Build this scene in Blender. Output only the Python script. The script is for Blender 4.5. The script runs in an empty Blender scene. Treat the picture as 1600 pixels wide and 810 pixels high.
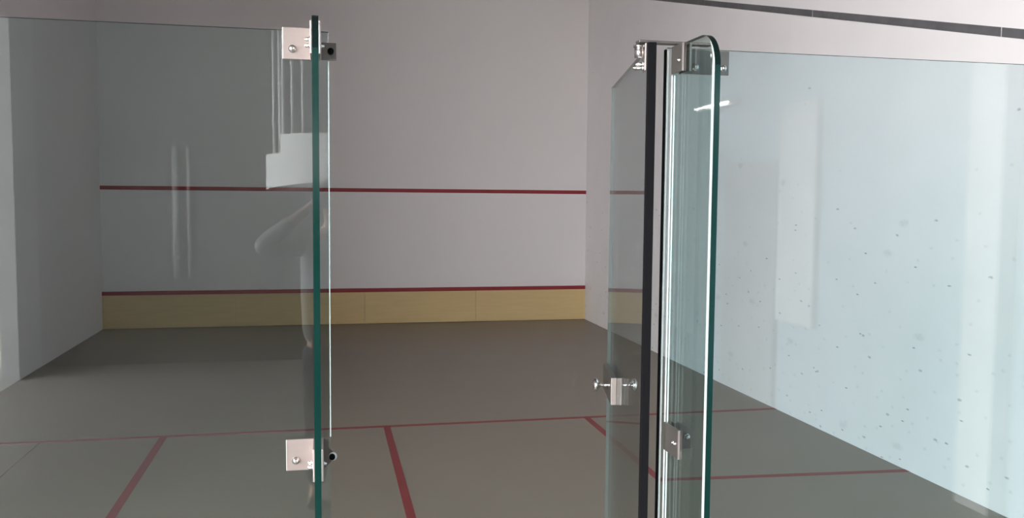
import bpy, bmesh, math, random
from mathutils import Vector, Matrix
random.seed(4)
S = bpy.context.scene
C = S.collection
PI = math.pi

# ------------------------------------------------------------------ camera
cam_d = bpy.data.cameras.new('camera')
cam = bpy.data.objects.new('camera', cam_d)
C.objects.link(cam)
cam_d.sensor_fit = 'HORIZONTAL'
cam_d.sensor_width = 36.0
cam_d.lens = 1381.31 / 1600 * 36.0
cam_d.clip_start = 0.008
cam_d.clip_end = 400
CAM = Vector((2.74477, -2.29891, 1.72529))
RX = Vector((0.97774891, -0.2096036, 0.00856779))
UP = Vector((0.00622657, 0.06982099, 0.9975401))
FW = Vector((0.20968621, 0.9752904, -0.06957251))
cam.matrix_world = Matrix(((RX.x, UP.x, -FW.x, CAM.x), (RX.y, UP.y, -FW.y, CAM.y),
                           (RX.z, UP.z, -FW.z, CAM.z), (0, 0, 0, 1)))
S.camera = cam

# ------------------------------------------------------------------ light: overcast sky through the gallery's open side
world = bpy.data.worlds.new('overcast_sky')
S.world = world
world.use_nodes = True
bg = world.node_tree.nodes['Background']
bg.inputs['Color'].default_value = (0.975, 0.972, 0.988, 1)
bg.inputs['Strength'].default_value = 7.0
pl = bpy.data.lights.new('daylight_portal', 'AREA')
pl.shape = 'RECTANGLE'
pl.size, pl.size_y = 4.8, 4.8
pl.cycles.is_portal = True
po = bpy.data.objects.new('daylight_portal', pl)
C.objects.link(po)
po.location = (-1.6, -4.6, 2.4)
po.rotation_euler = (0, -PI / 2, 0)
S.view_settings.view_transform = 'Standard'
S.view_settings.look = 'None'
S.view_settings.exposure = 2.28
S.view_settings.gamma = 1.0
S.view_settings.use_curve_mapping = False
cy = S.cycles
cy.max_bounces = 16
cy.diffuse_bounces = 7
cy.glossy_bounces = 6
cy.transmission_bounces = 8
cy.transparent_max_bounces = 32
cy.sample_clamp_indirect = 8
cy.use_denoising = True


# ------------------------------------------------------------------ materials
def mat(name, col, rough=0.6, metal=0.0, spec=0.5, coat=0.0):
    m = bpy.data.materials.new(name)
    m.use_nodes = True
    b = m.node_tree.nodes['Principled BSDF']
    b.inputs['Base Color'].default_value = (*col, 1)
    b.inputs['Roughness'].default_value = rough
    b.inputs['Metallic'].default_value = metal
    b.inputs['Specular IOR Level'].default_value = spec
    b.inputs['Coat Weight'].default_value = coat
    return m


def nn(m, t, **kw):
    n = m.node_tree.nodes.new(t)
    for k, v in kw.items():
        setattr(n, k, v)
    return n


def lk(m, a, b):
    m.node_tree.links.new(a, b)


def mottled(name, col, amount=0.06, scale=3.0, rough=0.6, spec=0.4, bump=0.0, metal=0.0, stretch=(1, 1, 1)):
    """paint / plaster / metal with a little uneven tone"""
    m = mat(name, col, rough, metal, spec)
    b = m.node_tree.nodes['Principled BSDF']
    tc = nn(m, 'ShaderNodeTexCoord')
    mp = nn(m, 'ShaderNodeMapping')
    mp.inputs['Scale'].default_value = stretch
    nz = nn(m, 'ShaderNodeTexNoise')
    nz.inputs['Scale'].default_value = scale
    nz.inputs['Detail'].default_value = 6
    lk(m, tc.outputs['Object'], mp.inputs['Vector'])
    lk(m, mp.outputs[0], nz.inputs['Vector'])
    mx = nn(m, 'ShaderNodeMix', data_type='RGBA')
    mx.inputs[6].default_value = (*[c * (1 - amount) for c in col], 1)
    mx.inputs[7].default_value = (*[min(1, c * (1 + amount)) for c in col], 1)
    lk(m, nz.outputs['Fac'], mx.inputs[0])
    lk(m, mx.outputs[2], b.inputs['Base Color'])
    if bump:
        n2 = nn(m, 'ShaderNodeTexNoise')
        n2.inputs['Scale'].default_value = 140
        bp = nn(m, 'ShaderNodeBump')
        bp.inputs['Strength'].default_value = bump
        bp.inputs['Distance'].default_value = 0.002
        lk(m, tc.outputs['Object'], n2.inputs['Vector'])
        lk(m, n2.outputs['Fac'], bp.inputs['Height'])
        lk(m, bp.outputs[0], b.inputs['Normal'])
    m['mix'] = mx.name
    return m


def marked_wall(name, col):
    """white plaster with dark ball scuffs, denser low down on the wall"""
    m = mottled(name, col, 0.045, 2.5, 0.55, 0.3, 0.15)
    b = m.node_tree.nodes['Principled BSDF']
    base = m.node_tree.nodes[m['mix']].outputs[2]
    tc = nn(m, 'ShaderNodeTexCoord')
    last = base
    sx0 = nn(m, 'ShaderNodeSeparateXYZ')
    cx0 = nn(m, 'ShaderNodeCombineXYZ')
    lk(m, tc.outputs['Object'], sx0.inputs[0])
    lk(m, sx0.outputs['Y'], cx0.inputs['X'])
    lk(m, sx0.outputs['Z'], cx0.inputs['Y'])
    for scale, rad, keep, sx, rot, dark, seed in ((5.2, 0.062, 0.55, 0.45, 0.6, 0.5, 0.0), (6.0, 0.046, 0.55, 0.35, -0.6, 0.7, 5.3), (8.0, 0.12, 0.30, 0.6, -0.5, 0.13, 9.1), (2.6, 0.10, 0.35, 0.5, -0.6, 0.13, 3.7)):
        mp = nn(m, 'ShaderNodeMapping')
        mp.inputs['Rotation'].default_value = (0, 0, rot)
        mp.inputs['Location'].default_value = (seed, seed * 0.7, 0)
        mp.inputs['Scale'].default_value = (sx, 1.0, 1.0)
        lk(m, cx0.outputs[0], mp.inputs['Vector'])
        vo = nn(m, 'ShaderNodeTexVoronoi', voronoi_dimensions='2D')
        vo.inputs['Scale'].default_value = scale
        lk(m, mp.outputs[0], vo.inputs['Vector'])
        # wobble the outline of each mark
        nz = nn(m, 'ShaderNodeTexNoise')
        nz.inputs['Scale'].default_value = 45
        lk(m, tc.outputs['Object'], nz.inputs['Vector'])
        a1 = nn(m, 'ShaderNodeMath', operation='MULTIPLY_ADD')
        lk(m, nz.outputs['Fac'], a1.inputs[0])
        a1.inputs[1].default_value = rad * 1.2
        lk(m, vo.outputs['Distance'], a1.inputs[2])
        mr = nn(m, 'ShaderNodeMapRange')
        mr.inputs['From Min'].default_value = rad * 1.45
        mr.inputs['From Max'].default_value = rad * 0.9
        lk(m, a1.outputs[0], mr.inputs['Value'])
        sp = nn(m, 'ShaderNodeSeparateColor')
        lk(m, vo.outputs['Color'], sp.inputs[0])
        # fewer marks higher up
        sz = nn(m, 'ShaderNodeSeparateXYZ')
        lk(m, tc.outputs['Object'], sz.inputs[0])
        hz = nn(m, 'ShaderNodeMapRange')
        hz.inputs['From Min'].default_value = 0.2
        hz.inputs['From Max'].default_value = 2.3
        hz.inputs['To Min'].default_value = keep * 0.7
        hz.inputs['To Max'].default_value = 0.99
        lk(m, sz.outputs['Z'], hz.inputs['Value'])
        gt = nn(m, 'ShaderNodeMath', operation='GREATER_THAN')
        lk(m, sp.outputs[0], gt.inputs[0])
        lk(m, hz.outputs[0], gt.inputs[1])
        mu = nn(m, 'ShaderNodeMath', operation='MULTIPLY')
        lk(m, mr.outputs[0], mu.inputs[0])
        lk(m, gt.outputs[0], mu.inputs[1])
        m2 = nn(m, 'ShaderNodeMath', operation='MULTIPLY')
        lk(m, mu.outputs[0], m2.inputs[0])
        m2.inputs[1].default_value = dark
        mx = nn(m, 'ShaderNodeMix', data_type='RGBA')
        lk(m, m2.outputs[0], mx.inputs[0])
        lk(m, last, mx.inputs[6])
        mx.inputs[7].default_value = (0.12, 0.14, 0.16, 1)
        last = mx.outputs[2]
    lk(m, last, b.inputs['Base Color'])
    return m


def glass(name, tint):
    """clear float glass: a tinted transparent body under a Fresnel reflection on each face"""
    m = bpy.data.materials.new(name)
    m.use_nodes = True
    nt = m.node_tree
    nt.nodes.remove(nt.nodes['Principled BSDF'])
    out = nt.nodes['Material Output']
    geo = nn(m, 'ShaderNodeNewGeometry')
    ior = nn(m, 'ShaderNodeMix', data_type='FLOAT')
    ior.inputs[2].default_value = 1.52
    ior.inputs[3].default_value = 1 / 1.52
    lk(m, geo.outputs['Backfacing'], ior.inputs[0])
    fr = nn(m, 'ShaderNodeFresnel')
    lk(m, ior.outputs[0], fr.inputs['IOR'])
    tr = nn(m, 'ShaderNodeBsdfTransparent')
    tr.inputs['Color'].default_value = (*tint, 1)
    gl = nn(m, 'ShaderNodeBsdfGlossy')
    gl.inputs['Roughness'].default_value = 0.0
    mx = nn(m, 'ShaderNodeMixShader')
    lk(m, fr.outputs[0], mx.inputs[0])
    lk(m, tr.outputs[0], mx.inputs[1])
    lk(m, gl.outputs[0], mx.inputs[2])
    lk(m, mx.outputs[0], out.inputs['Surface'])
    return m


M = {}
M['plaster'] = mottled('white_plaster', (0.75, 0.70, 0.70), 0.03, 0.9, 0.6, 0.3, 0.12)
M['plaster_marked'] = marked_wall('white_plaster_scuffed', (0.85, 0.805, 0.81))
M['ceiling'] = mottled('ceiling_paint', (0.25, 0.235, 0.225), 0.03, 1.0, 0.8)
M['court_floor'] = mottled('grey_court_floor', (0.24, 0.202, 0.163), 0.07, 1.6, 0.42, 0.45, 0.1)
M['gallery_floor'] = mottled('pale_gallery_floor', (0.21, 0.195, 0.185), 0.08, 2.0, 0.5, 0.4)
M['gallery_wall'] = mottled('grey_gallery_wall', (0.30, 0.30, 0.29), 0.05, 1.5, 0.8)
M['gallery_dark'] = mottled('dark_gallery_wall', (0.06, 0.06, 0.057), 0.08, 1.5, 0.8)
M['gallery_daylight_tint'] = mottled('daylight_tinted_gallery_wall', (0.30, 0.44, 0.53), 0.05, 1.5, 0.8)  # blue stands in for the daylight tint reflected in the right panel
M['pipe_grey'] = mottled('grey_pipe_paint', (0.33, 0.33, 0.32), 0.05, 8, 0.6)
M['white_paint'] = mottled('white_paint', (0.85, 0.85, 0.84), 0.03, 4, 0.5)
M['cream'] = mottled('cream_render', (0.80, 0.77, 0.64), 0.05, 2, 0.8)
M['ground'] = mottled('pale_paving', (0.3, 0.3, 0.29), 0.08, 1.0, 0.8)
M['red'] = mottled('red_line', (0.27, 0.022, 0.03), 0.08, 6, 0.5)
M['red_floor'] = mottled('red_floor_line', (0.24, 0.035, 0.038), 0.12, 5, 0.5)
M['shutter'] = mottled('offwhite_paint', (0.62, 0.65, 0.64), 0.03, 4, 0.6)
M['tape'] = mottled('dark_grey_tape', (0.12, 0.115, 0.12), 0.35, 9, 0.6)
M['ply'] = mottled('varnished_plywood', (0.63, 0.45, 0.225), 0.10, 5, 0.45, 0.4, 0.0, 0.0, (0.5, 1, 6))
M['seam'] = mat('dark_joint', (0.09, 0.08, 0.07), 0.9)
M['glass'] = glass('float_glass', (0.888, 0.943, 0.946))
M['glass_fin'] = glass('float_glass_fin', (0.88, 0.945, 0.93))
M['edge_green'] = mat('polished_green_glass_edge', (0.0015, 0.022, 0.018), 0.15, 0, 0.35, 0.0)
M['edge_glint'] = mat('painted_glint_glass_edge', (0.42, 0.47, 0.46), 0.12, 0, 0.6, 0.3)  # pale colour for strips that imitate glints on the glass
M['edge_reflection'] = mat('painted_reflection_glass_edge', (0.80, 0.84, 0.83), 0.15, 0, 0.6, 0.3)  # white put in for the bright reflections on upright pane edges
M['edge_corner_shade'] = mat('painted_shade_corner_edge', (0.003, 0.009, 0.008), 0.25, 0, 0.2)  # near-black imitates the dim reflection on the fins' rounded corners
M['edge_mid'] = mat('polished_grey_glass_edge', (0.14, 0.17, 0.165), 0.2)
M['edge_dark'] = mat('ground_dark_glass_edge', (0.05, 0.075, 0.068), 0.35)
M['steel'] = mottled('satin_steel', (0.40, 0.34, 0.32), 0.03, 20, 0.38, 0.5, 0, 0.75, (1, 1, 8))
M['steel_dark'] = mottled('dark_steel', (0.20, 0.175, 0.16), 0.05, 20, 0.4, 0.5, 0, 0.8, (1, 1, 8))  # darker brown-grey steel for plates, cheeks and lock sides
M['chrome'] = mat('chrome', (0.80, 0.77, 0.75), 0.24, 1.0)
M['rubber'] = mat('black_rubber', (0.004, 0.004, 0.005), 0.8, 0, 0.1)
M['silicone'] = mat('clear_silicone', (0.75, 0.8, 0.8), 0.3)
M['concrete_white'] = mottled('white_concrete', (0.8, 0.8, 0.78), 0.04, 4, 0.7)
M['shirt'] = mottled('grey_shirt', (0.24, 0.24, 0.24), 0.06, 12, 0.85)
M['trouser'] = mottled('navy_trousers', (0.035, 0.045, 0.065), 0.1, 12, 0.9)
M['skin'] = mat('skin', (0.42, 0.25, 0.17), 0.5)
M['hair'] = mat('dark_hair', (0.015, 0.012, 0.01), 0.6)
M['shoe'] = mat('dark_leather', (0.03, 0.025, 0.02), 0.4)
M['phone'] = mat('phone_black', (0.01, 0.01, 0.012), 0.15)
M['eye'] = mat('eye', (0.6, 0.6, 0.58), 0.2)
M['lip'] = mat('lip', (0.35, 0.14, 0.12), 0.5)
M['door_grey'] = mottled('grey_door_paint', (0.19, 0.215, 0.225), 0.05, 4, 0.6)
tube_m = bpy.data.materials.new('lit_tube')
tube_m.use_nodes = True
_b = tube_m.node_tree.nodes['Principled BSDF']
_b.inputs['Emission Color'].default_value = (1.0, 0.97, 0.92, 1)
_b.inputs['Emission Strength'].default_value = 14.0
M['tube'] = tube_m


# ------------------------------------------------------------------ helpers
def obj(name, bm, material, parent=None, smooth=False):
    me = bpy.data.meshes.new(name)
    bmesh.ops.recalc_face_normals(bm, faces=bm.faces[:])
    if smooth:
        for f in bm.faces:
            f.smooth = True
    bm.to_mesh(me)
    bm.free()
    for mm in (material if isinstance(material, (list, tuple)) else [material]):
        me.materials.append(M[mm] if isinstance(mm, str) else mm)
    o = bpy.data.objects.new(name, me)
    C.objects.link(o)
    if parent:
        o.parent = parent
    return o


def thing(name, label, cat, loc=(0, 0, 0), group=None):
    o = bpy.data.objects.new(name, None)
    o.empty_display_size = 0.1
    C.objects.link(o)
    o.location = loc
    tag(o, label, cat, group)
    return o


def tag(o, label, cat, group=None):
    o['label'] = label
    o['category'] = cat
    if group:
        o['group'] = group
    return o


def struct(name, bm, m, label=None):
    o = obj(name, bm, m)
    o['kind'] = 'structure'
    if label:
        o['label'] = label
    return o


def bx(bm, lo, hi, bevel=0.0, mi=0):
    r = bmesh.ops.create_cube(bm, size=1)
    vs = r['verts']
    lo, hi = Vector(lo), Vector(hi)
    for v in vs:
        v.co = Vector(((lo.x + hi.x) / 2 + v.co.x * (hi.x - lo.x), (lo.y + hi.y) / 2 + v.co.y * (hi.y - lo.y),
                       (lo.z + hi.z) / 2 + v.co.z * (hi.z - lo.z)))
    fs = list({f for v in vs for f in v.link_faces})
    for f in fs:
        f.material_index = mi
    if bevel:
        es = list({e for v in vs for e in v.link_edges})
        bmesh.ops.bevel(bm, geom=es, offset=bevel, segments=2, profile=0.5, affect='EDGES')
    return bm


def box(lo, hi, bevel=0.0):
    return bx(bmesh.new(), lo, hi, bevel)


def lathe(bm, prof, axis_o, axis_d, seg=20):
    """profile [(dist along axis, radius)] turned round an axis"""
    d = Vector(axis_d).normalized()
    a = d.orthogonal().normalized()
    b = d.cross(a)
    o = Vector(axis_o)
    rings = []
    for t, r in prof:
        if r < 1e-6:
            rings.append([bm.verts.new(o + d * t)])
        else:
            rings.append([bm.verts.new(o + d * t + (a * math.cos(2 * PI * k / seg) + b * math.sin(2 * PI * k / seg)) * r)
                          for k in range(seg)])
    for r0, r1 in zip(rings, rings[1:]):
        for k in range(seg):
            k2 = (k + 1) % seg
            if len(r0) == 1 and len(r1) == 1:
                continue
            if len(r0) == 1:
                bm.faces.new((r0[0], r1[k2], r1[k]))
            elif len(r1) == 1:
                bm.faces.new((r0[k], r0[k2], r1[0]))
            else:
                bm.faces.new((r0[k], r0[k2], r1[k2], r1[k]))
    return bm


def bolt(name, pos, d, parent, m='chrome', r=0.0065, h=0.012):
    """domed cap bolt on a washer"""
    bm = lathe(bmesh.new(), [(0, 0), (0, r * 1.5), (h * 0.2, r * 1.5), (h * 0.22, r), (h * 0.7, r), (h * 0.9, r * 0.75), (h, r * 0.3), (h, 0)],
               pos, d, 16)
    return obj(name, bm, m, parent, True)


def tube(bm, pts, r, seg=8):
    pts = [Vector(p) for p in pts]
    rings = []
    for i, p in enumerate(pts):
        t = (pts[min(i + 1, len(pts) - 1)] - pts[max(i - 1, 0)]).normalized()
        ref = Vector((0, 0, 1)) if abs(t.z) < 0.9 else Vector((1, 0, 0))
        a = t.cross(ref).normalized()
        b = t.cross(a).normalized()
        rr = r[i] if isinstance(r, (list, tuple)) else r
        rings.append([bm.verts.new(p + (a * math.cos(2 * PI * k / seg) + b * math.sin(2 * PI * k / seg)) * rr) for k in range(seg)])
    for r0, r1 in zip(rings, rings[1:]):
        for k in range(seg):
            bm.faces.new((r0[k], r0[(k + 1) % seg], r1[(k + 1) % seg], r1[k]))
    bm.faces.new(rings[0])
    bm.faces.new(rings[-1][::-1])
    return bm


def prism(bm, outline, axis, lo, hi, mi_side=0, mi_cap=0):
    """outline in the plane across axis ('x','y','z'), extruded lo..hi"""
    def pt(u, v, w):
        return {'x': (w, u, v), 'y': (u, w, v), 'z': (u, v, w)}[axis]
    A = [bm.verts.new(pt(u, v, lo)) for u, v in outline]
    B = [bm.verts.new(pt(u, v, hi)) for u, v in outline]
    f = bm.faces.new(A)
    f.material_index = mi_cap
    f = bm.faces.new(B[::-1])
    f.material_index = mi_cap
    n = len(A)
    for k in range(n):
        f = bm.faces.new((A[k], A[(k + 1) % n], B[(k + 1) % n], B[k]))
        f.material_index = mi_side if isinstance(mi_side, int) else mi_side[k]
    return bm


# ------------------------------------------------------------------ the court shell
W, L, H = 6.4, 9.75, 5.7
GB = -7.2                                   # gallery back wall
floor = struct('floor', box((0, 0, -0.12), (W, L, 0)), 'court_floor', 'grey-brown painted court floor')
wall_front = struct('wall_front', box((-0.2, L, 0), (W + 0.2, L + 0.2, H)), 'plaster', 'white front wall of the court')
wall_right = struct('wall_right', box((W, 0, 0), (W + 0.2, L, H)), 'plaster_marked', 'white right side wall with dark ball marks')
wall_left = struct('wall_left', box((-0.2, 0, 0), (0, L, H)), 'plaster', 'white left side wall of the court')
ceiling = struct('ceiling', box((-1.7, GB - 0.2, H), (W + 0.2, L + 0.2, H + 0.15)), 'ceiling')

# court lines: thin paint laid on the floor, each line a part of the floor
T = 0.0015


def floor_line(name, quad, m='red_floor'):
    return obj(name, prism(bmesh.new(), quad, 'z', 0.0, T), m, floor)


floor_line('short_line', [(0, 4.264), (W, 4.264), (W, 4.312), (0, 4.312)])
floor_line('half_court_line', [(3.172, 0.02), (3.222, 0.02), (3.234, 4.264), (3.184, 4.264)])
floor_line('service_box_line', [(1.605, 2.64), (1.655, 2.64), (1.655, 4.264), (1.605, 4.264)])
floor_line('service_box_line', [(0, 2.59), (1.655, 2.59), (1.655, 2.64), (0, 2.64)])
floor_line('service_box_line', [(4.742, 2.72), (4.79, 2.71), (4.795, 4.264), (4.747, 4.264)])
floor_line('service_box_line', [(4.742, 2.69), (W, 2.575), (W, 2.623), (4.742, 2.738)])
floor_line('floor_joint', [(0.8195, 2.2), (0.8245, 2.2), (0.8245, 4.262), (0.8195, 4.262)], 'seam')

# lines on the walls
obj('service_line', box((0.0, L - 0.003, 1.78), (W, L, 1.83)), 'red', wall_front)


def out_z(y):
    return 2.166 + 0.2495 * y


def out_line(y0, y1):
    a, b, hh = out_z(y0), out_z(y1), 0.026
    obj('out_line_tape', prism(bmesh.new(), [(y0, a - hh), (y1, b - hh), (y1, b + hh), (y0, a + hh)], 'x', W - 0.003, W), 'tape', wall_right)


cuts = [0.0, 1.96, 3.905, 5.879, 7.83, L]
for a, b in zip(cuts, cuts[1:]):
    out_line(a + 0.004, b - 0.004)
obj('out_line', box((0.0, L - 0.003, 4.57), (W, L, 4.62)), 'red', wall_front)

# tin: plywood boards along the foot of the front wall with a red strip on top
tin = thing('tin_board', 'plywood tin board with red top strip along foot of front wall', 'board', (3.2, L - 0.0035, 0))
for a, b in ((0, 1.63), (1.63, 3.3), (3.3, 4.822), (4.822, W)):
    bm = box((a + 0.0015 - 3.2, -0.022, 0.004), (b - 0.0015 - 3.2, 0, 0.432), 0.001)
    bm2 = bm
    obj('plywood_panel', bm2, 'ply', tin)
obj('top_strip', box((0.001 - 3.2, -0.03, 0.432), (W - 0.001 - 3.2, 0, 0.482), 0.004), 'red', tin)

# ------------------------------------------------------------------ the gallery behind the glass
struct('floor_gallery', box((-1.7, GB - 0.2, -0.12), (W + 0.2, 0, 0)), 'gallery_floor', 'pale gallery floor behind the glass')
struct('wall_gallery_back', box((-0.2, GB - 0.2, 0), (W + 0.2, GB, H)), 'gallery_dark')
struct('wall_gallery_right', box((W, GB, 0), (W + 0.2, 0, H)), 'gallery_daylight_tint')
bm = bmesh.new()
bx(bm, (-1.7, GB, 0), (-1.5, -7.0, H))
bx(bm, (-1.7, -2.2, 0), (-1.5, 0, H))
bx(bm, (-1.7, -7.0, 4.8), (-1.5, -2.2, H))
struct('wall_gallery_left', bm, 'gallery_wall')
struct('wall_gallery_front', box((-1.7, 0, 0), (-0.2, 0.2, H)), 'gallery_wall')
struct('trim_2', box((-0.15, GB, 0), (0, -6.55, H)), 'gallery_wall', 'grey pier beside the gallery opening')
struct('wall_gallery_recess', box((-1.7, GB - 0.2, 0), (-0.2, GB, H)), 'cream', 'cream wall of the gallery recess')
struct('trim_1', box((W - 0.1, -2.05, 0), (W, -1.79, H)), 'white_paint', 'white pilaster on the gallery side wall')
w1 = struct('window_1', box((W - 0.05, -4.26, 0.75), (W, -3.71, 2.48), 0.004), 'shutter', 'tall pale shuttered window in the gallery side wall')
d1 = struct('door_1', box((W - 0.04, -5.25, 0.0), (W, -4.30, 2.05)), 'door_grey', 'dark grey door in the gallery side wall')
obj('door_handle', lathe(bmesh.new(), [(0, 0), (0, 0.02), (0.03, 0.012), (0.05, 0.025), (0.07, 0.022), (0.075, 0)], (W - 0.04, -4.42, 1.02), (-1, 0, 0)), 'chrome', d1, True)
struct('ground_outside', box((-40, -40, -0.22), (-1.7, 30, -0.12)), 'ground')

# fluorescent tube fitting on the gallery side wall
lamp = thing('tube_lamp', 'lit tube lamp on the gallery side wall, a white streak in the right panel', 'lamp', (W, -5.48, 2.6))
obj('housing', box((-0.06, -0.42, -0.025), (0, 0.42, 0.025), 0.006), 'white_paint', lamp)
obj('tube', lathe(bmesh.new(), [(0, 0), (0, 0.004), (0.2, 0.008), (0.56, 0.008), (0.76, 0.004), (0.76, 0)], (-0.078, -0.38, 0), (0, 1, 0), 12), 'tube', lamp, True)
for s in (-1, 1):
    obj('lamp_holder', box((-0.095, s * 0.39 - 0.012, -0.02), (-0.055, s * 0.39 + 0.012, 0.02), 0.003), 'white_paint', lamp)

# pale vertical pipes on the gallery back wall
for x, r, z0, z1, lab in ((1.30, 0.03, 0.88, 2.2, 'thicker white vertical pipe on the dark gallery back wall'),
                          (1.425, 0.016, 0.88, 2.2, 'thinner white vertical pipe on the dark gallery back wall')):
    t = thing('wall_pipe', lab, 'pipe', (x, GB, z0))
    obj('pipe', lathe(bmesh.new(), [(0, 0), (0, r), (z1 - z0, r), (z1 - z0, 0)], (0, r + 0.02, 0), (0, 0, 1), 12), 'pipe_grey', t, True)
    for zz in (0.2, 1.1):
        obj('clip', box((-r - 0.004, 0, zz), (r + 0.004, r * 2 + 0.024, zz + 0.03)), 'pipe_grey', t)

# spiral staircase standing in the gallery, mirrored in the left glass panel
SC = Vector((2.985, -6.32, 0))
st = thing('spiral_staircase', 'white spiral staircase with baluster railing mirrored in the left glass panel', 'staircase', SC)
RO, RI, RISE, THK, STEP = 0.75, 0.09, 0.17, 0.345, math.radians(30)
obj('column', lathe(bmesh.new(), [(0, 0), (0, 0.1), (5.2, 0.1), (5.2, 0)], (0, 0, 0), (0, 0, 1), 24), 'concrete_white', st, True)
# angle 180 deg is the left edge, 90 deg the front (towards the glass); it climbs from left to front
obj('landing', box((-0.1, -0.87, 1.60), (0.7, -0.12, 1.93), 0.004), 'concrete_white', st)


obj('upper_landing', box((0.3, -0.87, 2.60), (1.5, -0.2, 2.95), 0.004), 'concrete_white', st)


def under(a):
    return 1.757 + 0.0011 * (190 - max(a, 60)) + max(0.0, 60 - a) * 0.17 / 40


rail_pts = []
for a0, a1, top in [(190, 143, 2.10), (143, 60, 2.27)] + [(60 - 40 * k, 20 - 40 * k, 2.44 + 0.17 * k) for k in range(3)]:
    bm = bmesh.new()
    n = max(6, int((a0 - a1) / 5))
    rows = []
    for j in range(n + 1):
        a = math.radians(a0 + (a1 - a0) * j / n)
        u = under(a0 + (a1 - a0) * j / n)
        c_, s_ = math.cos(a), math.sin(a)
        rows.append([bm.verts.new((r * c_, r * s_, z)) for r, z in ((RI, u), (RO, u), (RO, top), (RI, top))])
    for r0, r1 in zip(rows, rows[1:]):
        for q in range(4):
            bm.faces.new((r0[q], r0[(q + 1) % 4], r1[(q + 1) % 4], r1[q]))
    bm.faces.new(rows[0])
    bm.faces.new(rows[-1][::-1])
    obj('step', bm, 'concrete_white', st)
    for a in [158, 148, 143.5, 133.5] + [124 - 10 * k for k in range(19)]:
        if not (a1 < a <= a0):
            continue
        x, y = (RO - 0.035) * math.cos(math.radians(a)), (RO - 0.035) * math.sin(math.radians(a))
        hh = 3.33 + 0.17 / 40 * (158 - a) * (1.0 if a > 143 else 0.62) - top
        prof = [(0, 0), (0, 0.011)]
        for z in (0.28, 0.62, 0.96):
            prof += [(z - 0.016, 0.011), (z - 0.007, 0.018), (z + 0.007, 0.018), (z + 0.016, 0.011)]
        prof += [(hh, 0.011), (hh, 0)]
        obj('baluster', lathe(bmesh.new(), prof, (x, y, top), (0, 0, 1), 8), 'white_paint', st, True)
        rail_pts.append((x, y, top + hh))
obj('handrail', tube(bmesh.new(), rail_pts, 0.026, 10), 'white_paint', st, True)


# ------------------------------------------------------------------ glass walls
TH = 0.012


def pane(name, x0, x1, z0, z1, parent):
    """panel in the plane y=0 with pale upright edges and a dark top edge"""
    bm = bmesh.new()
    bx(bm, (x0, -TH / 2, z0), (x1, TH / 2, z1))
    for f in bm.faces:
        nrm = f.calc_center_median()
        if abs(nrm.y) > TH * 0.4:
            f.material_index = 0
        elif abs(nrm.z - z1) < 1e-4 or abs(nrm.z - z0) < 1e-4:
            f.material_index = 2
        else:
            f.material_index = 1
    return obj(name, bm, ['glass', 'edge_reflection', 'edge_dark'], parent)


def fin(x0, x1, parent):
    """upright glass stiffener: rectangular blade with one rounded top corner, towards the gallery"""
    yn, zt, r, c = -0.27, 2.137, 0.085, 0.004
    out = [(-TH / 2 - 0.001, 0.0), (-TH / 2 - 0.001, zt)]
    for k in range(13):
        a = PI / 2 * k / 12
        out.append((yn + r - r * math.sin(a), zt - r + r * math.cos(a)))
    out.append((yn, 0.0))
    bm = bmesh.new()
    n = len(out)
    A = [bm.verts.new((x0, u, v)) for u, v in out]
    B = [bm.verts.new((x1, u, v)) for u, v in out]
    bm.faces.new(A)
    bm.faces.new(B[::-1])
    for k in range(n):
        f = bm.faces.new((A[k], A[(k + 1) % n], B[(k + 1) % n], B[k]))
        u0, v0 = out[k]
        u1, v1 = out[(k + 1) % n]
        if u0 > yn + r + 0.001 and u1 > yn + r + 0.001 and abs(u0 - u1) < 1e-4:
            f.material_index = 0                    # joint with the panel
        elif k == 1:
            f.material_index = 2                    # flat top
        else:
            f.material_index = 1 if k == n - 2 else 3   # near edge; shade painted into the corner colour
    return obj('fin', bm, ['glass_fin', 'edge_green', 'edge_dark', 'edge_corner_shade'], parent)


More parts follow.
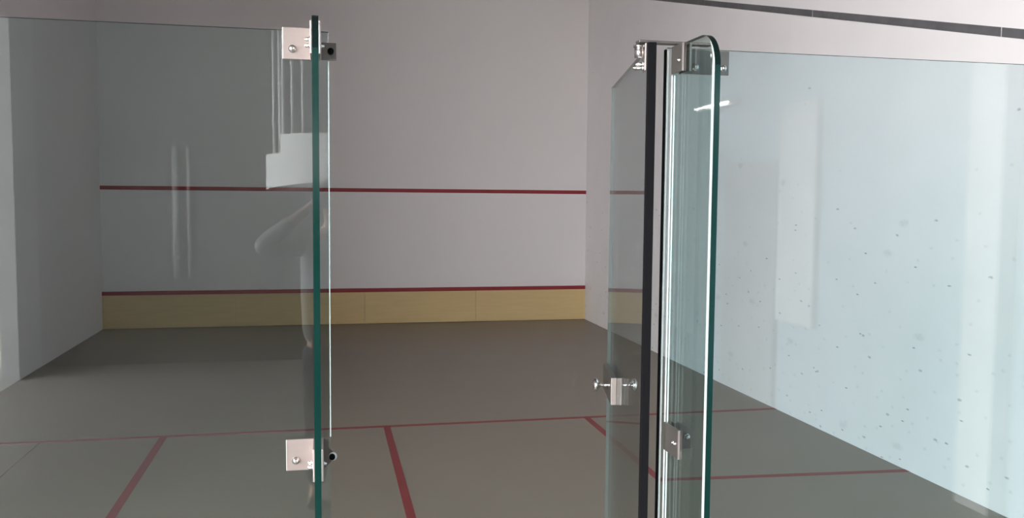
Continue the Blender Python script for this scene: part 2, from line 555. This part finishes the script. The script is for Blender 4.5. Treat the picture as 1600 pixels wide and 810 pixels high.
# --- left fixed panel
gl = thing('glass_panel', 'fixed glass back wall panel with edge-on green fin, left of the doorway', 'glass panel', (0, 0, 0))
pane('pane', 0.004, 2.763, 0.0, 2.135, gl)
FX0, FX1 = 2.7245, 2.7392
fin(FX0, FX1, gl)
obj('edge_glint_strip', box((2.7612, -0.0075, 1.105), (2.7638, -TH / 2 - 0.0002, 2.062)), 'edge_glint', gl)  # added strip: the bright line of reflected light along the pane edge
for z0, z1, low in ((2.063, 2.141, False), (1.022, 1.103, True)):
    bm = bmesh.new()
    bx(bm, (2.651, -0.012, z0), (FX0 - 0.001, -0.0065, z1), 0.0012)                 # plate on the panel
    bx(bm, (FX0 - 0.0055, -0.115, z0), (FX0 - 0.0005, -0.0065, z1), 0.001)          # cheek on the fin
    br = obj('angle_bracket', bm, 'steel', gl)
    zc = (z0 + z1) / 2
    bolt('bolt', (2.675, -0.012, zc - 0.014), (0, -1, 0), br)
    for zz in ((-0.012, 0.003) if not low else (-0.02, -0.008)):
        bolt('bolt', (FX0 - 0.0055, -0.06, zc + zz), (-1, 0, 0), br, r=0.005, h=0.014)
    ck = obj('bracket_cheek', box((FX1 + 0.0005, -0.115, z0), (FX1 + 0.0055, -0.0065, z1), 0.001), 'steel', gl)
    bolt('bolt', (FX1 + 0.0055, -0.06, zc - 0.012), (1, 0, 0), ck, r=0.004, h=0.008)
    if not low:
        sp = obj('stop_plate', box((FX1 + 0.006, -0.0115, 2.064), (2.782, -0.0065, 2.107), 0.001), 'steel_dark', gl)
        bc = (2.768, 2.085)
    else:
        bm = bmesh.new()
        out = [(FX1 + 0.006, z0 + 0.003), (2.748, z0 + 0.003), (2.7655, zc - 0.02), (2.769, zc + 0.004), (2.758, zc + 0.014), (2.758, z1), (FX1 + 0.006, z1)]
        prism(bm, out, 'y', -0.0115, -0.0065)
        sp = obj('stop_plate', bm, 'steel_dark', gl)
        obj('bumper_cup', lathe(bmesh.new(), [(0, 0), (0, 0.0105), (0.006, 0.0105), (0.006, 0)], (2.768, -0.0115, 1.055), (0, -1, 0), 20), 'white_paint', sp, True)
        bc = (2.766, 1.055)
    obj('bumper', lathe(bmesh.new(), [(0, 0), (0, 0.0078), (0.012, 0.0078), (0.016, 0.006), (0.017, 0)], (bc[0], -0.0115, bc[1]), (0, -1, 0), 18), 'rubber', sp, True)

# --- right fixed panel
gr = thing('glass_panel', 'wide fixed glass back wall panel with round-cornered fin, right of the doorway', 'glass panel', (0, 0, 0))
pane('pane', 3.664, W - 0.004, 0.0, 2.135, gr)
obj('edge_glint_strip', box((3.664, -0.0075, 0.0), (3.669, -TH / 2 - 0.0002, 2.128)), 'edge_glint', gr)  # pale strip added to whiten this edge as if it caught light
obj('edge_gasket', box((3.6595, -TH / 2, 0.0), (3.6635, TH / 2, 2.13)), 'rubber', gr)
GX0, GX1 = 3.6825, 3.6975
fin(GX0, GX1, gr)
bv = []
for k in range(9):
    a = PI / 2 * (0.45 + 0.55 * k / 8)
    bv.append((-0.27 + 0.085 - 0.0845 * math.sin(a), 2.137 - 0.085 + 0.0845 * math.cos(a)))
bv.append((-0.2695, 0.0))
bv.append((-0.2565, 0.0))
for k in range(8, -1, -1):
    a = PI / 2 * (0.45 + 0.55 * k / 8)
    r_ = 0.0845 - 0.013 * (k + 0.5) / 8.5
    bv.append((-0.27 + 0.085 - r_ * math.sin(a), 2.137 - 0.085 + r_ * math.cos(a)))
obj('fin_glint_strip', prism(bmesh.new(), bv, 'x', GX0 - 0.0012, GX0 - 0.0002), 'edge_glint', gr)  # painted reflection of the bright wall inside the fin's near edge
for s in (GX0 - 0.0055, GX0 + 0.002):
    obj('silicone_joint', box((s, -TH / 2 - 0.005, 0.0), (s + 0.0025, -TH / 2 - 0.0002, 2.06)), 'silicone', gr)
bp_ = obj('hinge_plate', box((GX1 + 0.006, -0.0125, 2.066), (3.843, -0.0065, 2.131), 0.001), 'steel_dark', gr)
for x in (3.744, 3.826):
    bolt('bolt', (x, -0.0125, 2.084), (0, -1, 0), bp_)
ck = obj('bracket_cheek', box((GX0 - 0.006, -0.078, 2.064), (GX0 - 0.0005, -0.0065, 2.137), 0.001), 'steel_dark', gr)
bolt('bolt', (GX0 - 0.006, -0.06, 2.094), (-1, 0, 0), ck, r=0.004, h=0.006)
obj('bracket_cheek', box((GX1 + 0.0005, -0.078, 2.064), (GX1 + 0.006, -0.0065, 2.137), 0.001), 'steel_dark', gr)
bm = bmesh.new()
bx(bm, (GX1 + 0.006, -0.0125, 1.023), (3.764, -0.0065, 1.099), 0.001)
lp = obj('angle_bracket', bm, 'steel_dark', gr)
bolt('bolt', (3.743, -0.0125, 1.058), (0, -1, 0), lp)
ck = obj('bracket_cheek', box((GX0 - 0.006, -0.106, 1.024), (GX0 - 0.0005, -0.0065, 1.103), 0.001), 'steel_dark', gr)
for y in (-0.075, -0.088):
    bolt('bolt', (GX0 - 0.006, y, 1.062), (-1, 0, 0), ck, r=0.004, h=0.006)
obj('bracket_cheek', box((GX1 + 0.0005, -0.03, 1.024), (GX1 + 0.006, -0.0065, 1.103), 0.001), 'steel_dark', gr)
obj('cheek_edge', box((GX0 - 0.0058, -0.1085, 1.024), (GX0 - 0.0007, -0.106, 1.103)), 'steel', gr)
for s in (GX0 - 0.0058, GX1 + 0.0007):
    obj('cheek_edge', box((s, -0.0805, 2.064), (s + 0.005, -0.078, 2.137)), 'steel', gr)
# pivot arm reaching from the panel over the door
arm = obj('pivot_arm', box((3.575, -0.03, 2.1415), (3.785, 0.0, 2.1485), 0.0015), 'steel_dark', gr)

# ------------------------------------------------------------------ the open glass door (frame: u along the leaf, n to its left)
HX, HY = 3.6065, -0.035
FXx, FYy = 3.805, 0.87
ang = math.atan2(FYy - HY, FXx - HX)
DW = math.hypot(FXx - HX, FYy - HY)
door = thing('glass_door', 'frameless glass door swung open into the court', 'glass door', (HX, HY, 0))
door.rotation_euler = (0, 0, ang)
bm = bmesh.new()
bx(bm, (0.0, -0.006, 0.008), (DW, 0.006, 2.135))
for f in bm.faces:
    c = f.calc_center_median()
    if abs(c.y) > 0.005:
        f.material_index = 0
    elif c.x > DW - 0.01:
        f.material_index = 1
    else:
        f.material_index = 2
obj('pane', bm, ['glass', 'edge_mid', 'edge_dark'], door)
obj('edge_seal', box((-0.016, -0.0125, 0.008), (0.004, 0.0105, 2.1402), 0.002), 'rubber', door)
# top hinge: clamp plate with bolts, pivot barrel and cap
hp = obj('hinge_clamp', box((0.001, 0.0108, 2.068), (0.05, 0.0155, 2.1402), 0.001), 'steel', door)
obj('pivot_barrel', lathe(bmesh.new(), [(0, 0), (0, 0.0135), (0.027, 0.0135), (0.027, 0)], (0.02, 0.028, 2.104), (0, 0, 1), 24), 'chrome', hp, True)
obj('pivot_cap', lathe(bmesh.new(), [(0, 0), (0, 0.017), (0.005, 0.017), (0.009, 0.006), (0.009, 0)], (0.02, 0.028, 2.1312), (0, 0, 1), 24), 'chrome', hp, True)
bolt('bolt', (0.022, 0.0155, 2.086), (0, 1, 0), hp, r=0.0055, h=0.024)
bolt('bolt', (0.012, 0.0155, 2.0755), (0, 1, 0), hp, r=0.0055, h=0.032)
# lock: a case on each face of the glass and a round knob on each side
for s in (1, -1):
    lo, hi = sorted((s * 0.0062, s * 0.0245))
    lc = obj('lock_case', box((0.6125, lo, 1.0142), (0.885, hi, 1.1078), 0.0015), 'steel_dark', door)  # side faces coloured dark to imitate their dim reflection
    obj('lit_end_face', box((0.609, lo, 1.014), (0.6125, hi, 1.108), 0.001), 'steel', lc)  # same metal in a brighter tone, as the lit end of the case
    q = 0.0 if s > 0 else -0.014                 # shorter shank on the far side
    obj('knob', lathe(bmesh.new(), [(0, 0), (0, 0.010), (0.004, 0.010), (0.005, 0.0055), (0.030 + q, 0.0055), (0.036 + q, 0.010), (0.044 + q, 0.021), (0.050 + q, 0.0235), (0.054 + q, 0.022), (0.060 + q, 0.012), (0.062 + q, 0)],
                      (0.655, s * 0.0245, 1.074), (0, s, 0), 28), 'chrome', lc, True)


# ------------------------------------------------------------------ the person taking the photograph, mirrored in the left panel
def skinned(name, verts, edges, m, parent, root=0, sub=2):
    """verts: (x, y, z, rx[, ry]); grown with a Skin modifier and baked to a plain mesh"""
    me = bpy.data.meshes.new(name)
    me.from_pydata([v[:3] for v in verts], edges, [])
    o = bpy.data.objects.new(name, me)
    C.objects.link(o)
    md = o.modifiers.new('Skin', 'SKIN')
    md.use_smooth_shade = True
    for i, v in enumerate(verts):
        sv = me.skin_vertices[0].data[i]
        sv.radius = (v[3], v[4] if len(v) > 4 else v[3])
        sv.use_root = (i == root)
    ss = o.modifiers.new('Sub', 'SUBSURF')
    ss.levels = ss.render_levels = sub
    dg = bpy.context.evaluated_depsgraph_get()
    baked = bpy.data.meshes.new_from_object(o.evaluated_get(dg))
    o.modifiers.clear()
    o.data = baked
    baked.name = name
    bpy.data.meshes.remove(me)
    baked.materials.clear()
    baked.materials.append(M[m])
    for f in baked.polygons:
        f.use_smooth = True
    o.parent = parent
    return o


PC = Vector((2.81, -2.68, 0))
per = thing('person', 'person in a grey shirt and dark trousers holding up a phone, mirrored in left panel', 'person', PC)
V, E = [], []


def chain(pts, frm=None):
    prev = frm
    for p_ in pts:
        V.append(p_)
        if prev is not None:
            E.append((prev, len(V) - 1))
        prev = len(V) - 1
    return prev


chain([(0, 0, 0.95, 0.125, 0.10)])
chest = chain([(0, 0.01, 1.12, 0.12, 0.09), (0, 0.0, 1.33, 0.135, 0.095)], 0)
nb = chain([(0, -0.015, 1.49, 0.07)], chest)
head = chain([(0, 0.005, 1.57, 0.048), (0, 0.03, 1.645, 0.066, 0.078), (0, 0.03, 1.715, 0.074, 0.092), (0, 0.02, 1.78, 0.06, 0.07)], nb)
chain([(0, 0.125, 1.675, 0.010)], head - 1)                                  # nose
for s in (-1, 1):
    chain([(s * 0.088, 0.02, 1.695, 0.014)], head - 1)                       # ears
    wr = chain([(s * 0.175, -0.01, 1.455, 0.055), (s * 0.385, 0.24, 1.452, 0.040), (s * 0.175, 0.345, 1.625, 0.028), (s * 0.115, 0.36, 1.672, 0.024, 0.016)],
               nb)
    for i, z in enumerate((1.722, 1.704, 1.687, 1.671)):                     # fingers closing round the far side of the phone
        chain([(s * 0.100, 0.376, z - 0.006, 0.008), (s * (0.084 - 0.003 * (i == 1)), 0.3775, z, 0.0072), (s * (0.068 - 0.004 * (i in (1, 2))), 0.3765, z, 0.006)], wr)
    chain([(s * 0.098, 0.347, 1.668, 0.010), (s * 0.080, 0.350, 1.678, 0.009), (s * 0.058, 0.351, 1.683, 0.0075)], wr)   # thumb on the near side
    chain([(s * 0.09, 0.0, 0.88, 0.085), (s * 0.10, 0.02, 0.50, 0.055), (s * 0.108, -0.02, 0.10, 0.036), (s * 0.125, 0.10, 0.04, 0.030)], 0)
skinned('body', V, E, 'skin', per)
skinned('shirt', [(0, 0, 0.86, 0.20, 0.135), (0, 0.01, 1.05, 0.19, 0.13), (0, 0.0, 1.30, 0.20, 0.13), (0, -0.01, 1.47, 0.085, 0.08), (0, -0.005, 1.515, 0.06)]
        + [(s * a, b, c, r) for s in (-1, 1) for a, b, c, r in ((0.18, -0.01, 1.455, 0.070), (0.388, 0.24, 1.450, 0.054), (0.20, 0.335, 1.605, 0.038))],
        [(0, 1), (1, 2), (2, 3), (3, 4), (3, 5), (5, 6), (6, 7), (3, 8), (8, 9), (9, 10)], 'shirt', per, 2)
skinned('trousers', [(0, 0, 0.93, 0.14, 0.11)] + [(s * a, b, c, r) for s in (-1, 1) for a, b, c, r in ((0.095, 0, 0.84, 0.10), (0.102, 0.02, 0.48, 0.075), (0.108, -0.015, 0.09, 0.062))],
        [(0, 1), (1, 2), (2, 3), (0, 4), (4, 5), (5, 6)], 'trouser', per)
for s in (-1, 1):
    skinned('shoe', [(s * 0.108, -0.055, 0.045, 0.040), (s * 0.115, 0.05, 0.045, 0.042, 0.036), (s * 0.128, 0.15, 0.036, 0.036, 0.030)], [(0, 1), (1, 2)], 'shoe', per, 1)
    bmE = bmesh.new()
    bmesh.ops.create_uvsphere(bmE, u_segments=12, v_segments=8, radius=0.0125, matrix=Matrix.Translation((s * 0.031, 0.101, 1.703)))
    obj('eye', bmE, 'eye', per, True)
bmE = bmesh.new()
bmesh.ops.create_uvsphere(bmE, u_segments=12, v_segments=8, radius=0.01, matrix=Matrix.Translation((0, 0.102, 1.637)) @ Matrix.Diagonal((2.2, 0.7, 0.6, 1)))
obj('mouth', bmE, 'lip', per, True)
bmE = bmesh.new()
bmesh.ops.create_uvsphere(bmE, u_segments=24, v_segments=16, radius=0.1, matrix=Matrix.Translation((0, 0.012, 1.742)) @ Matrix.Diagonal((0.83, 1.0, 0.9, 1)))
bmesh.ops.delete(bmE, geom=[v for v in bmE.verts if v.co.z < 1.68 or (v.co.y > 0.065 and v.co.z < 1.765)], context='VERTS')
obj('hair', bmE, 'hair', per, True)

ph = thing('smartphone', 'black smartphone held sideways by the person mirrored in the glass', 'phone', (2.81, -2.316, 1.70))
obj('case', box((-0.075, -0.004, -0.0375), (0.075, 0.004, 0.0375), 0.003), 'phone', ph)
obj('screen', box((-0.066, -0.0046, -0.033), (0.066, -0.0040, 0.033)), 'phone', ph)
obj('camera_lens', lathe(bmesh.new(), [(0, 0), (0, 0.0055), (0.001, 0.0055), (0.001, 0)], (-0.065, 0.004, 0.025), (0, 1, 0), 16), 'chrome', ph, True)
